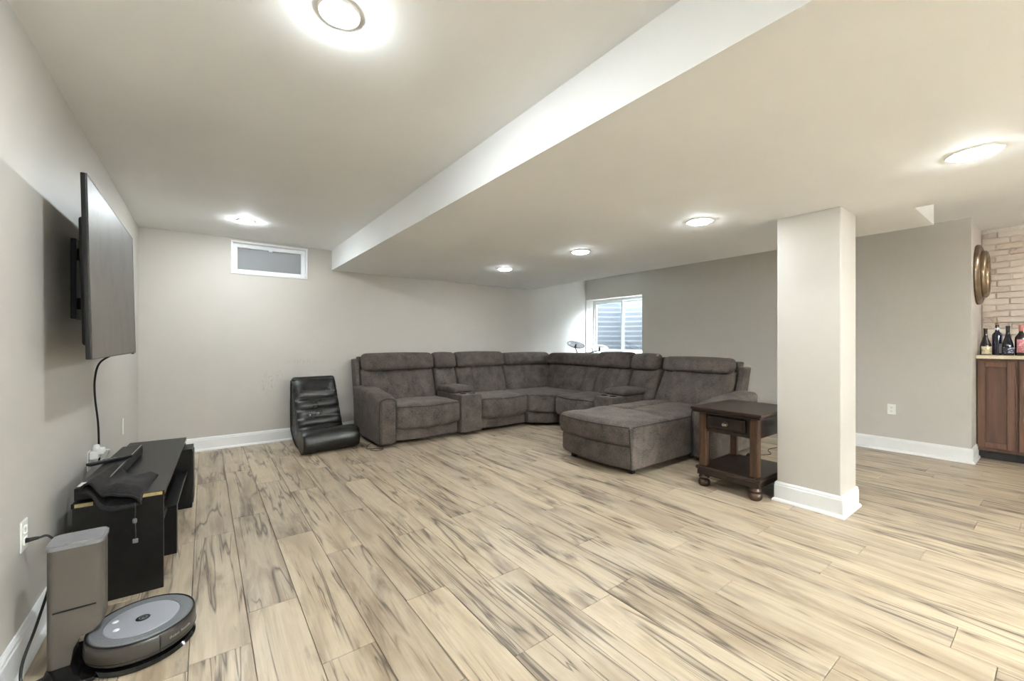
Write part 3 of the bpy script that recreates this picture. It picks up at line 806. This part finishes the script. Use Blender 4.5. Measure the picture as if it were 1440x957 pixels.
# small clutter of cables at the open near end
bm = bmesh.new()
for k in range(4):
    tube(spline([(-.03 - .01 * k, .05 + .03 * k, .30 + .02 * k), (-.015, .09 + .05 * k, .36 + .02 * k), (-.04, .16 + .04 * k, .33), (-.02, .24, .285 + .01 * k), (-.05, .33, .31 + .02 * k)], 5), .005, 6, bm=bm)
box(-.2, -.02, .03, .38, .262, .28, .001, bm=bm)
obj('cable_shelf', bm, M_BLACK, st)
o = obj('cable_adapter', box(-.055, -.012, .06, .12, 0, .08, .004), plain('pale_blue_plastic', (165, 175, 190), .3, var=.3, vscale=50)); o.location = st.matrix_basis @ Vector((0, 0, .2805)); o.rotation_euler = (0, 0, srz)
tag(o, 'pale bluish adapter lying in the open near end of the media stand', 'adapter')

sb = thing('soundbar', 'long black soundbar along the wall side of the media stand', 'soundbar', (-.486, 2.745, SZ), radians(-3.6))
obj('body', box(0.0, .098, 0, .92, .004, .062, .004), M_BLACK, sb)
obj('grille', box(.0982, .101, .01, .91, .008, .056, .001), plain('black_speaker_mesh', (30, 29, 28), .7, bmp=.5, bscale=700), sb)
obj('edge_highlight', box(.092, .0975, .004, .916, .0622, .0635), M_METAL, sb)  # bright strip stands in for the highlight along the top edge
for yy in (.06, .86): obj('foot', box(.02, .08, yy - .015, yy + .015, 0, .004), M_BLACK, sb)
pp = obj('paper_label', box(-.028, .028, -.035, .035, .0004, .0012), M_PAPER); pp.location = (-.45, 2.80, SZ + .0636); pp.rotation_euler = (0, 0, -.06)
tag(pp, 'small white paper lying on the near end of the soundbar', 'paper')
rm = thing('remote_control', 'slim black remote control lying across the soundbar', 'remote control', (-.43, 3.235, SZ + .0655), radians(-52))
obj('body', box(-.019, .019, -.10, .10, 0, .016, .005), M_BLACK, rm)
bm = bmesh.new()
for i in range(3):
    for j in range(5): box(-.012 + i * .01, -.006 + i * .01, -.07 + j * .022, -.06 + j * .022, .0158, .0175, bm=bm)
obj('button', bm, M_GREYTEX, rm)

# neck gaiter: flattened fleece tube draped over soundbar and stand, opening towards the near end
ng = thing('neck_gaiter', 'black fleece neck gaiter with drawcord draped over soundbar and stand', 'neck gaiter', (-.33, 2.82, SZ))
NL, NR, FR, FL = Vector((-.455, 2.675, 0)), Vector((-.245, 2.645, 0)), Vector((-.205, 3.02, 0)), Vector((-.40, 3.16, 0))
def sup(x, y):
    e = 1 / (1 + exp((x + .392 - (y - 2.745) * .062) / .010))      # 1 over the soundbar
    z = SZ + .064 * e + .002
    if y < 2.72: z -= .030 * ((2.72 - y) / .07) ** 1.5 * (1 - .6 * e)
    return z
G = 26
def gpt(i, j, up):
    a, b = i / G, j / G
    p = (NL * (1 - a) + NR * a) * (1 - b) + (FL * (1 - a) + FR * a) * b
    p = p.copy()
    p.y -= .085 * b * b * sin(pi * min(1, a * 1.15)) ** 2             # notch in the far edge
    p.y -= .02 * (1 - b) * sin(pi * a)
    z = sup(p.x, p.y)
    thick = (.046 * (1 - b) ** 1.2 + .022) * (sin(pi * a) ** .45)
    if up:
        z += thick + .012 * sin(pi * a) * mnoise.noise(Vector((a * 4, b * 3.2, .5))) + .008 * sin(9 * a + 6 * b) * sin(pi * a) * b
    return Vector((p.x + .33, p.y - 2.82, z - SZ))
bm = bmesh.new()
tp = [[bm.verts.new(gpt(i, j, True)) for j in range(G + 1)] for i in range(G + 1)]
bt = [[bm.verts.new(gpt(i, j, False)) for j in range(G + 1)] for i in range(G + 1)]
for A in (tp, bt):
    for i in range(G):
        for j in range(G): bm.faces.new((A[i][j], A[i + 1][j], A[i + 1][j + 1], A[i][j + 1]))
for i in range(G): bm.faces.new((tp[i][G], tp[i + 1][G], bt[i + 1][G], bt[i][G]))
bmesh.ops.remove_doubles(bm, verts=bm.verts[:], dist=.0012)
fab = obj('fabric', bm, M_CLOTH, ng, True)
so = fab.modifiers.new('thickness', 'SOLIDIFY'); so.thickness = .004
hem = [gpt(i, 0, True) + Vector((0, -.002, .0)) for i in range(G + 1)] + [gpt(i, 0, False) + Vector((0, -.002, 0)) for i in range(G - 1, 0, -1)]
obj('hem', tube(hem, .0055, 6, closed=True), M_CLOTH, ng, True)
dc = [(.066, -.185, -.02), (.068, -.195, -.06), (.066, -.195, -.10), (.069, -.195, -.16), (.068, -.195, -.19)]
obj('drawcord', tube(spline(dc, 6), .0025, 6), M_CORD, ng, True)
bm = lathe([(0, -.012), (.007, -.01), (.009, 0), (.007, .01), (0, .012)], 12, (.066, -.196, -.10)); obj('cord_toggle', bm, M_GREYTEX, ng, True, 40)
obj('cord_end', box(.058, .078, -.201, -.190, -.205, -.185, .003), M_GREYTEX, ng)

# ================================================================== OUTLETS
def outlet(name, loc, rz, label, plugs=()):
    """plate facing local +x"""
    t = thing(name, label, 'outlet', loc, rz)
    obj('cover_plate', box(.0005, .006, -.036, .036, -.058, .058, .0025), M_WHITEP, t)
    for zz in (-.022, .022):
        r = obj('receptacle', box(.006, .008, -.016, .016, zz - .014, zz + .014, .004), M_WHITEP, t)
        bm = bmesh.new()
        for yy in (-.006, .006): box(.008, .0083, yy - .001, yy + .001, zz - .003, zz + .006, bm=bm)
        lathe([(0, 0), (.0022, 0)], 10, (.0083, 0, zz - .008), 'x', bm=bm)
        obj('slot', bm, M_BLACK, r)
    return t
outlet('wall_outlet', (XR, 1.168, .471), pi, 'white duplex outlet low on the right wall right of pillar')
outlet('wall_outlet', (XL, 2.39, .487), 0, 'white outlet with black plug on left wall above the vacuum dock')
outlet('wall_outlet', (XL, 3.50, .515), 0, 'white outlet on left wall behind the soundbar with white plugs')
pl = thing('plug_adapter', 'white plug adapters clustered in the outlet behind the soundbar', 'plug', (XL + .008, 3.50, .537))
bm = box(.001, .04, -.03, .03, -.014, .035, .006); box(.03, .062, -.02, .045, .012, .045, .006, bm=bm)
lathe([(.016, -.02), (.018, 0), (.013, .022), (0, .026)], 12, (.03, -.012, .05), bm=bm)
obj('adapter', bm, M_WHITEP, pl, False)
obj('cable', tube(spline([(.05, .03, .03), (.075, .06, .02), (.06, .10, -.02), (.02, .11, -.06)], 5), .004, 6), M_WHITEP, pl, True)
o = obj('cable_cover', box(0.0005, .008, -.012, .012, -.07, .07, .003), M_WHITEP); o.location = (XL, 4.785, .51)
tag(o, 'narrow white wall cover on left wall near the back corner', 'wall plate')

# ================================================================== ROBOT VACUUM AND DOCK
RC = (-.200, 2.235)
dk = thing('vacuum_dock', 'tall taupe robot vacuum emptying dock with grey lid by left wall', 'vacuum dock', (RC[0], RC[1], 0))
y0, y1 = -.005, .118
prof = [(-.268, .017), (-.204, .017), (-.196, .075), (-.178, .112), (-.145, .122), (-.116, .145), (-.116, .455), (-.268, .455)]
bm = prism(prof, 1, y0, y1, .0)
ed = [e for e in bm.edges if abs((e.verts[0].co - e.verts[1].co).y) < 1e-4 or True]
vert_edges = [e for e in bm.edges if abs(e.verts[0].co.x - e.verts[1].co.x) < 1e-4 and abs(e.verts[0].co.y - e.verts[1].co.y) < 1e-4 and e.verts[0].co.x not in (-.204, -.196, -.178, -.145)]
bmesh.ops.bevel(bm, geom=vert_edges, offset=.022, segments=5, affect='EDGES', profile=.5)
obj('tower', bm, M_DOCK, dk, True, 35)
t = box(-.272, -.112, y0 - .004, y1 + .004, .455, .474, 0)
ve = [e for e in t.edges if abs(e.verts[0].co.z - e.verts[1].co.z) > .01]
bmesh.ops.bevel(t, geom=ve, offset=.026, segments=6, affect='EDGES', profile=.5)
bmesh.ops.bevel(t, geom=[e for e in t.edges if e.verts[0].co.z > .47 and e.verts[1].co.z > .47 and len(e.link_faces) == 2 and abs(e.link_faces[0].normal.z - e.link_faces[1].normal.z) > .5], offset=.005, segments=2, affect='EDGES')
obj('lid', t, M_DOCKTOP, dk, True, 35)
bm = box(-.250, -.134, y0 - .0012, y0 + .002, .222, .228)
obj('seam', bm, M_BLACK, dk)
bm = lathe([(0, 0), (.165, 0), (.17, .006), (.160, .016), (0, .018)], 48)
box(-.27, -.12, -.13, .15, 0, .0165, .004, bm=bm)
obj('base_plate', bm, M_GLOSSB, dk, True, 35)
rv = thing('robot_vacuum', 'round grey robot vacuum with silver centre disc docked beside taupe tower', 'robot vacuum', (RC[0], RC[1], .0185), radians(0))
R = .170
obj('body', lathe([(0, .0), (R - .03, .0), (R - .012, .012), (R - .002, .02), (R, .03), (R, .074), (R - .002, .082), (R - .006, .088), (R - .012, .089), (0, .089)], 72), plain('dark_taupe_shell', (58, 53, 49), .3), rv, True, 30)
bm = lathe([(.118, .0892), (.118, .0915), (R - .016, .0915), (R - .0125, .0892)], 72, cap=False); obj('top_ring', bm, M_GREYTEX, rv, True, 30)
obj('rim', tube([((R - .006) * cos(a * pi / 36), (R - .006) * sin(a * pi / 36), .0885) for a in range(72)], .003, 6, closed=True), M_BLACK, rv, True)
dsc = obj('centre_disc', lathe([(0, .0925), (.115, .0925), (.1175, .0892)], 64, cap=False), M_SILVER, rv, True, 30)
bm = lathe([(0, .0935), (.021, .0935), (.023, .0926)], 32, cap=False)
for v in bm.verts: v.co.y *= 1.0
em = obj('emblem', bm, M_BLACK, dsc, True, 30)
bm = lathe([(.010, .0938), (.012, .0944), (.014, .0938)], 24, cap=False); box(-.004, .004, -.012, .0, .0936, .0942, bm=bm)
obj('emblem_mark', bm, M_GREYTEX, dsc)
for k, (bx_, by_) in enumerate(((-.085, .03), (-.075, -.035))):
    obj('button', lathe([(0, .0945), (.009, .0942), (.0105, .0926)], 20, (bx_, by_, 0), cap=False), M_TRIM, dsc, True)
# bumper split line, side vent and lettering on the side wall facing the camera
bm = bmesh.new()
a0 = radians(-68)
tube([((R + .001) * cos(a0), (R + .001) * sin(a0), z) for z in (.022, .05, .086)], .0025, 6, bm=bm)
tube([((R + .0005) * cos(a), (R + .0005) * sin(a), .03) for a in [radians(-150 + 3 * i) for i in range(75)]], .0012, 5, bm=bm)
obj('bumper_seam', bm, M_BLACK, rv, True)
def wrap_text(s, size, R, a_start, z, parent):
    cu = bpy.data.curves.new('lettering', 'FONT'); cu.body = s; cu.size = size; cu.extrude = .0004
    to = bpy.data.objects.new('lettering', cu); COL.objects.link(to)
    bpy.context.view_layer.update(); dg = bpy.context.evaluated_depsgraph_get()
    me = bpy.data.meshes.new_from_object(to.evaluated_get(dg)); bpy.data.objects.remove(to)
    for v in me.vertices:
        a = a_start + v.co.x / R; rr = R + .0006 + v.co.z; v.co = Vector((rr * cos(a), rr * sin(a), z + v.co.y))
    me.materials.append(M_TEXTGREY); o = bpy.data.objects.new('lettering', me); COL.objects.link(o); o.parent = parent; return o
wrap_text('iRobot', .0135, R, radians(-58), .050, rv); wrap_text('Roomba', .0135, R, radians(-43), .050, rv)
# dock plug and cord
PO = Vector((XL + .0086, 2.39, .465)) - Vector((RC[0], RC[1], 0))
obj('plug', tube([PO + Vector(p) for p in ((0, 0, 0), (.010, 0, 0), (.024, .002, .001), (.034, .004, .0))], lambda q: .0095 - .004 * q, 10), M_CORD, dk, True)
obj('power_cord', tube(spline([PO + Vector(p) for p in ((.032, .004, 0), (.055, .02, -.005), (.075, .03, -.06), (.065, .0, -.18), (.045, -.08, -.30), (.03, -.16, -.38), (.035, -.2, -.43), (.05, -.19, -.455), (.09, -.16, -.46))], 6), .0045, 6), M_CORD, dk, True)

# ================================================================== FLOOR LAMP WITH GLASS DISHES BEHIND THE SOFA CORNER
LX, LY = 5.66, 5.52
fl = thing('floor_lamp', 'dark stemmed floor lamp with clear glass dishes behind the sofa corner', 'lamp', (LX, LY, 0))
obj('base', lathe([(0, 0), (.14, 0), (.145, .012), (.12, .022), (.02, .03), (0, .03)], 32), M_DARKMETAL, fl, True, 40)
obj('pole', tube([(0, 0, .03), (0, 0, .6), (0, 0, .95)], .011, 10), M_DARKMETAL, fl, True)
def dish(c, tilt, rz, r):
    Mx = Matrix.Translation(c) @ Matrix.Rotation(rz, 4, 'Z') @ Matrix.Rotation(tilt, 4, 'X')
    a = lathe([(.012, -.02), (.05, -.012), (.11, .006), (r - .02, .022), (r, .034), (r - .004, .036), (r - .024, .026), (.11, .011), (.05, -.006), (.012, -.014)], 40, cap=False)
    bmesh.ops.transform(a, matrix=Mx, verts=a.verts[:]); s = obj('glass_shade', a, M_CLEAR, fl, True)
    b = lathe([(0, -.04), (.016, -.038), (.02, -.01), (.016, .02), (.012, .045), (0, .05)], 16)
    bmesh.ops.transform(b, matrix=Mx, verts=b.verts[:]); obj('socket', b, M_DARKMETAL, fl, True)
obj('arm', tube(spline([(0, 0, .92), (.0, .0, 1.0), (-.02, .01, 1.07), (-.03, .02, 1.11)], 5), .009, 8), M_DARKMETAL, fl, True)
obj('arm', tube(spline([(0, 0, .92), (.14, -.10, .99), (.26, -.17, 1.04), (.32, -.22, 1.065)], 5), .009, 8), M_DARKMETAL, fl, True)
dish((-.03, .02, 1.145), radians(24), radians(-20), .17)
dish((.34, -.24, 1.085), radians(18), radians(-40), .17)

# ================================================================== BAR CORNER
FX = 6.545
def cabinet(ya, yb, label):
    t = thing('base_cabinet', label, 'cabinet', (FX, (ya + yb) / 2, 0)); w = (yb - ya) / 2
    obj('carcass', box(.012, XN - FX - .002, -w, w, .09, 1.052, .001), M_CABW, t)
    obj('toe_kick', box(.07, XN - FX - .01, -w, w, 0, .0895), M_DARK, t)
    d0, d1, z0, z1 = -w + .018, w - .010, .125, 1.025
    d = obj('door', bmesh_door(d0, d1, z0, z1), M_CABW2, t)
    obj('door_panel', box(-.001, .006, d0 + .05, d1 - .05, z0 + .055, z1 - .055, .001), M_CABW, d)
    return t
def bmesh_door(d0, d1, z0, z1):
    bm = bmesh.new()
    for (a, b, p, q) in ((d0, d0 + .052, z0, z1), (d1 - .052, d1, z0, z1), (d0 + .052, d1 - .052, z0, z0 + .057), (d0 + .052, d1 - .052, z1 - .057, z1)):
        box(-.009, .0115, a, b, p, q, .0025, 1, bm=bm)
    return bm
cabinet(.285, YN - .003, 'dark stained shaker base cabinet at the wall end of the bar')
c2 = cabinet(-.16, .284, 'dark stained shaker base cabinet cut by the right photo edge')
cabinet(-.61, -.161, 'dark stained shaker base cabinet furthest from the side wall, outside the photo')
tag(obj('countertop', box(FX - .03, XN - .016, -.63, YN - .002, 1.053, 1.088, .006), M_COUNTER), 'pale speckled stone countertop with bottles over the bar cabinets', 'countertop')
CZ = 1.0885
def bottle(x, y, prof, glass, label, labelmat=None, lz=None, cap=None, collar=None, rz=0):
    t = thing('bottle', label, 'bottle', (x, y, CZ), rz, 'bottles on the bar counter')
    obj('glass', lathe(prof, 28), glass, t, True, 45)
    if labelmat:
        r = lz[2]; bm = bmesh.new(); A = []
        for i in range(19):
            a = pi + radians(lz[3] if len(lz) > 3 else 38) + (i / 18 - .5) * radians(150)
            A.append((bm.verts.new((r * cos(a), r * sin(a), lz[0])), bm.verts.new((r * cos(a), r * sin(a), lz[1]))))
        for (a, b), (c, d) in zip(A, A[1:]): bm.faces.new((a, c, d, b))
        o = obj('paper_label', bm, labelmat, t, True); o.modifiers.new('thickness', 'SOLIDIFY').thickness = -.0006
    if cap: obj('cap', lathe(cap[0], 20), cap[1], t, True, 40)
    if collar: obj('neck_band', lathe(collar[0], 20, cap=False), collar[1], t, True)
    return t
def dglass(name, c): return plain(name, c, .06, var=.05, coat=.6)
def mat_label(name, bgc, ink, s=1.0):
    m, nt, b = new_mat(name)
    tc = mapped(nt, (60 * s, 60 * s, 95 * s))
    n = ramp(nt, [(.56, (0, 0, 0)), (.6, (1, 1, 1))], noise(nt, tc, 1.0, 2, .5, .3)).outputs[0]
    L(nt, mix(nt, math_(nt, 'MULTIPLY', n, .7), lin(bgc), lin(ink)), b.inputs['Base Color']); b.inputs['Roughness'].default_value = .6
    return m
G1 = dglass('brown_black_glass', (34, 26, 20)); G2 = dglass('cobalt_glass', (24, 26, 58)); G3 = dglass('midnight_glass', (16, 17, 30)); G4 = dglass('dark_rum_glass', (34, 18, 20))
bottle(6.70, .510, [(0, 0), (.040, 0), (.043, .006), (.043, .095), (.040, .115), (.028, .155), (.018, .19), (.0135, .215), (.0135, .27), (.015, .272), (.015, .283), (0, .284)], G1,
       'brown black squat bottle with cream label, nearest the wall', mat_label('cream_label', (214, 200, 168), (60, 48, 38)), (.008, .092, .0436), None)
bottle(6.74, .432, [(0, 0), (.034, 0), (.037, .006), (.037, .205), (.033, .225), (.018, .245), (.0145, .262), (.0145, .318), (0, .319)], G2,
       'tall blue bottle with cork stopper and white neck band', mat_label('white_label', (205, 208, 214), (50, 54, 80), 1.3), (.02, .12, .0376, 100),
       ([(0, .319), (.0135, .319), (.0150, .324), (.0150, .345), (.012, .348), (0, .348)], plain('cork', (168, 138, 112), .8)),
       ([(.0148, .268), (.0156, .27), (.0156, .284), (.0148, .286)], M_PAPER))
bottle(6.69, .357, [(0, 0), (.039, 0), (.042, .006), (.042, .085), (.038, .12), (.027, .165), (.018, .205), (.0145, .23), (.0145, .292), (.016, .294), (.016, .305), (0, .306)], G3,
       'midnight blue sloping bottle, third from the wall', mat_label('silver_label', (48, 52, 66), (205, 210, 216), .8), (.02, .085, .0426))
bottle(6.70, .270, [(0, 0), (.041, 0), (.044, .006), (.044, .17), (.041, .19), (.026, .215), (.0165, .235), (.0150, .255), (0, .256)], G4,
       'dark bottle with pink label and pink capsule, nearest photo edge', mat_label('pink_label', (190, 120, 126), (226, 190, 186), .9), (.03, .165, .0446),
       ([(0, .312), (.015, .311), (.0165, .305), (.0175, .25), (.0168, .247)], plain('pink_foil', (186, 118, 112), .35, .2)))
fr = thing('wall_mirror', 'round aged bronze framed mirror hung on the bar side wall', 'mirror', (6.64, YN - .001, 1.945))
obj('outer_ring', lathe([(.20, 0), (.315, 0), (.322, .012), (.312, .03), (.285, .042), (.26, .045), (.245, .035), (.235, .03)], 64, axis='y', cap=False), M_BRONZE, fr, True, 50)
obj('inner_ring', lathe([(.16, .02), (.245, .03), (.252, .05), (.246, .07), (.225, .082), (.20, .08), (.185, .06), (.18, .04)], 64, axis='y', cap=False), M_BRONZE, fr, True, 50)
obj('glass', lathe([(0, .040), (.186, .040)], 48, axis='y', cap=False), plain('mirror_glass', (220, 220, 220), .05, 1.0, var=.01), fr, True)

# ------------------------------------------------------------------ loose cords
tag(obj('charger_cord', tube(spline([(1.62, 5.02, .006), (1.55, 4.93, .006), (1.49, 4.78, .006), (1.58, 4.72, .006), (1.64, 4.66, .006), (1.56, 4.62, .006), (1.50, 4.70, .006)], 7), .0035, 6), M_CORD, None, True), 'thin black cord coiled on the floor between rocker and sofa', 'cord')
ps = thing('power_strip', 'black power strip lying on the floor behind the end table', 'power strip', (4.55, 1.98, 0), radians(15))
obj('body', box(-.14, .14, -.026, .026, 0, .038, .006), M_BLACK, ps)
obj('cable', tube(spline([(.138, 0, .02), (.22, -.02, .008), (.36, -.16, .006), (.60, -.12, .006), (.95, -.3, .006)], 7), .004, 6), M_CORD, ps, True)
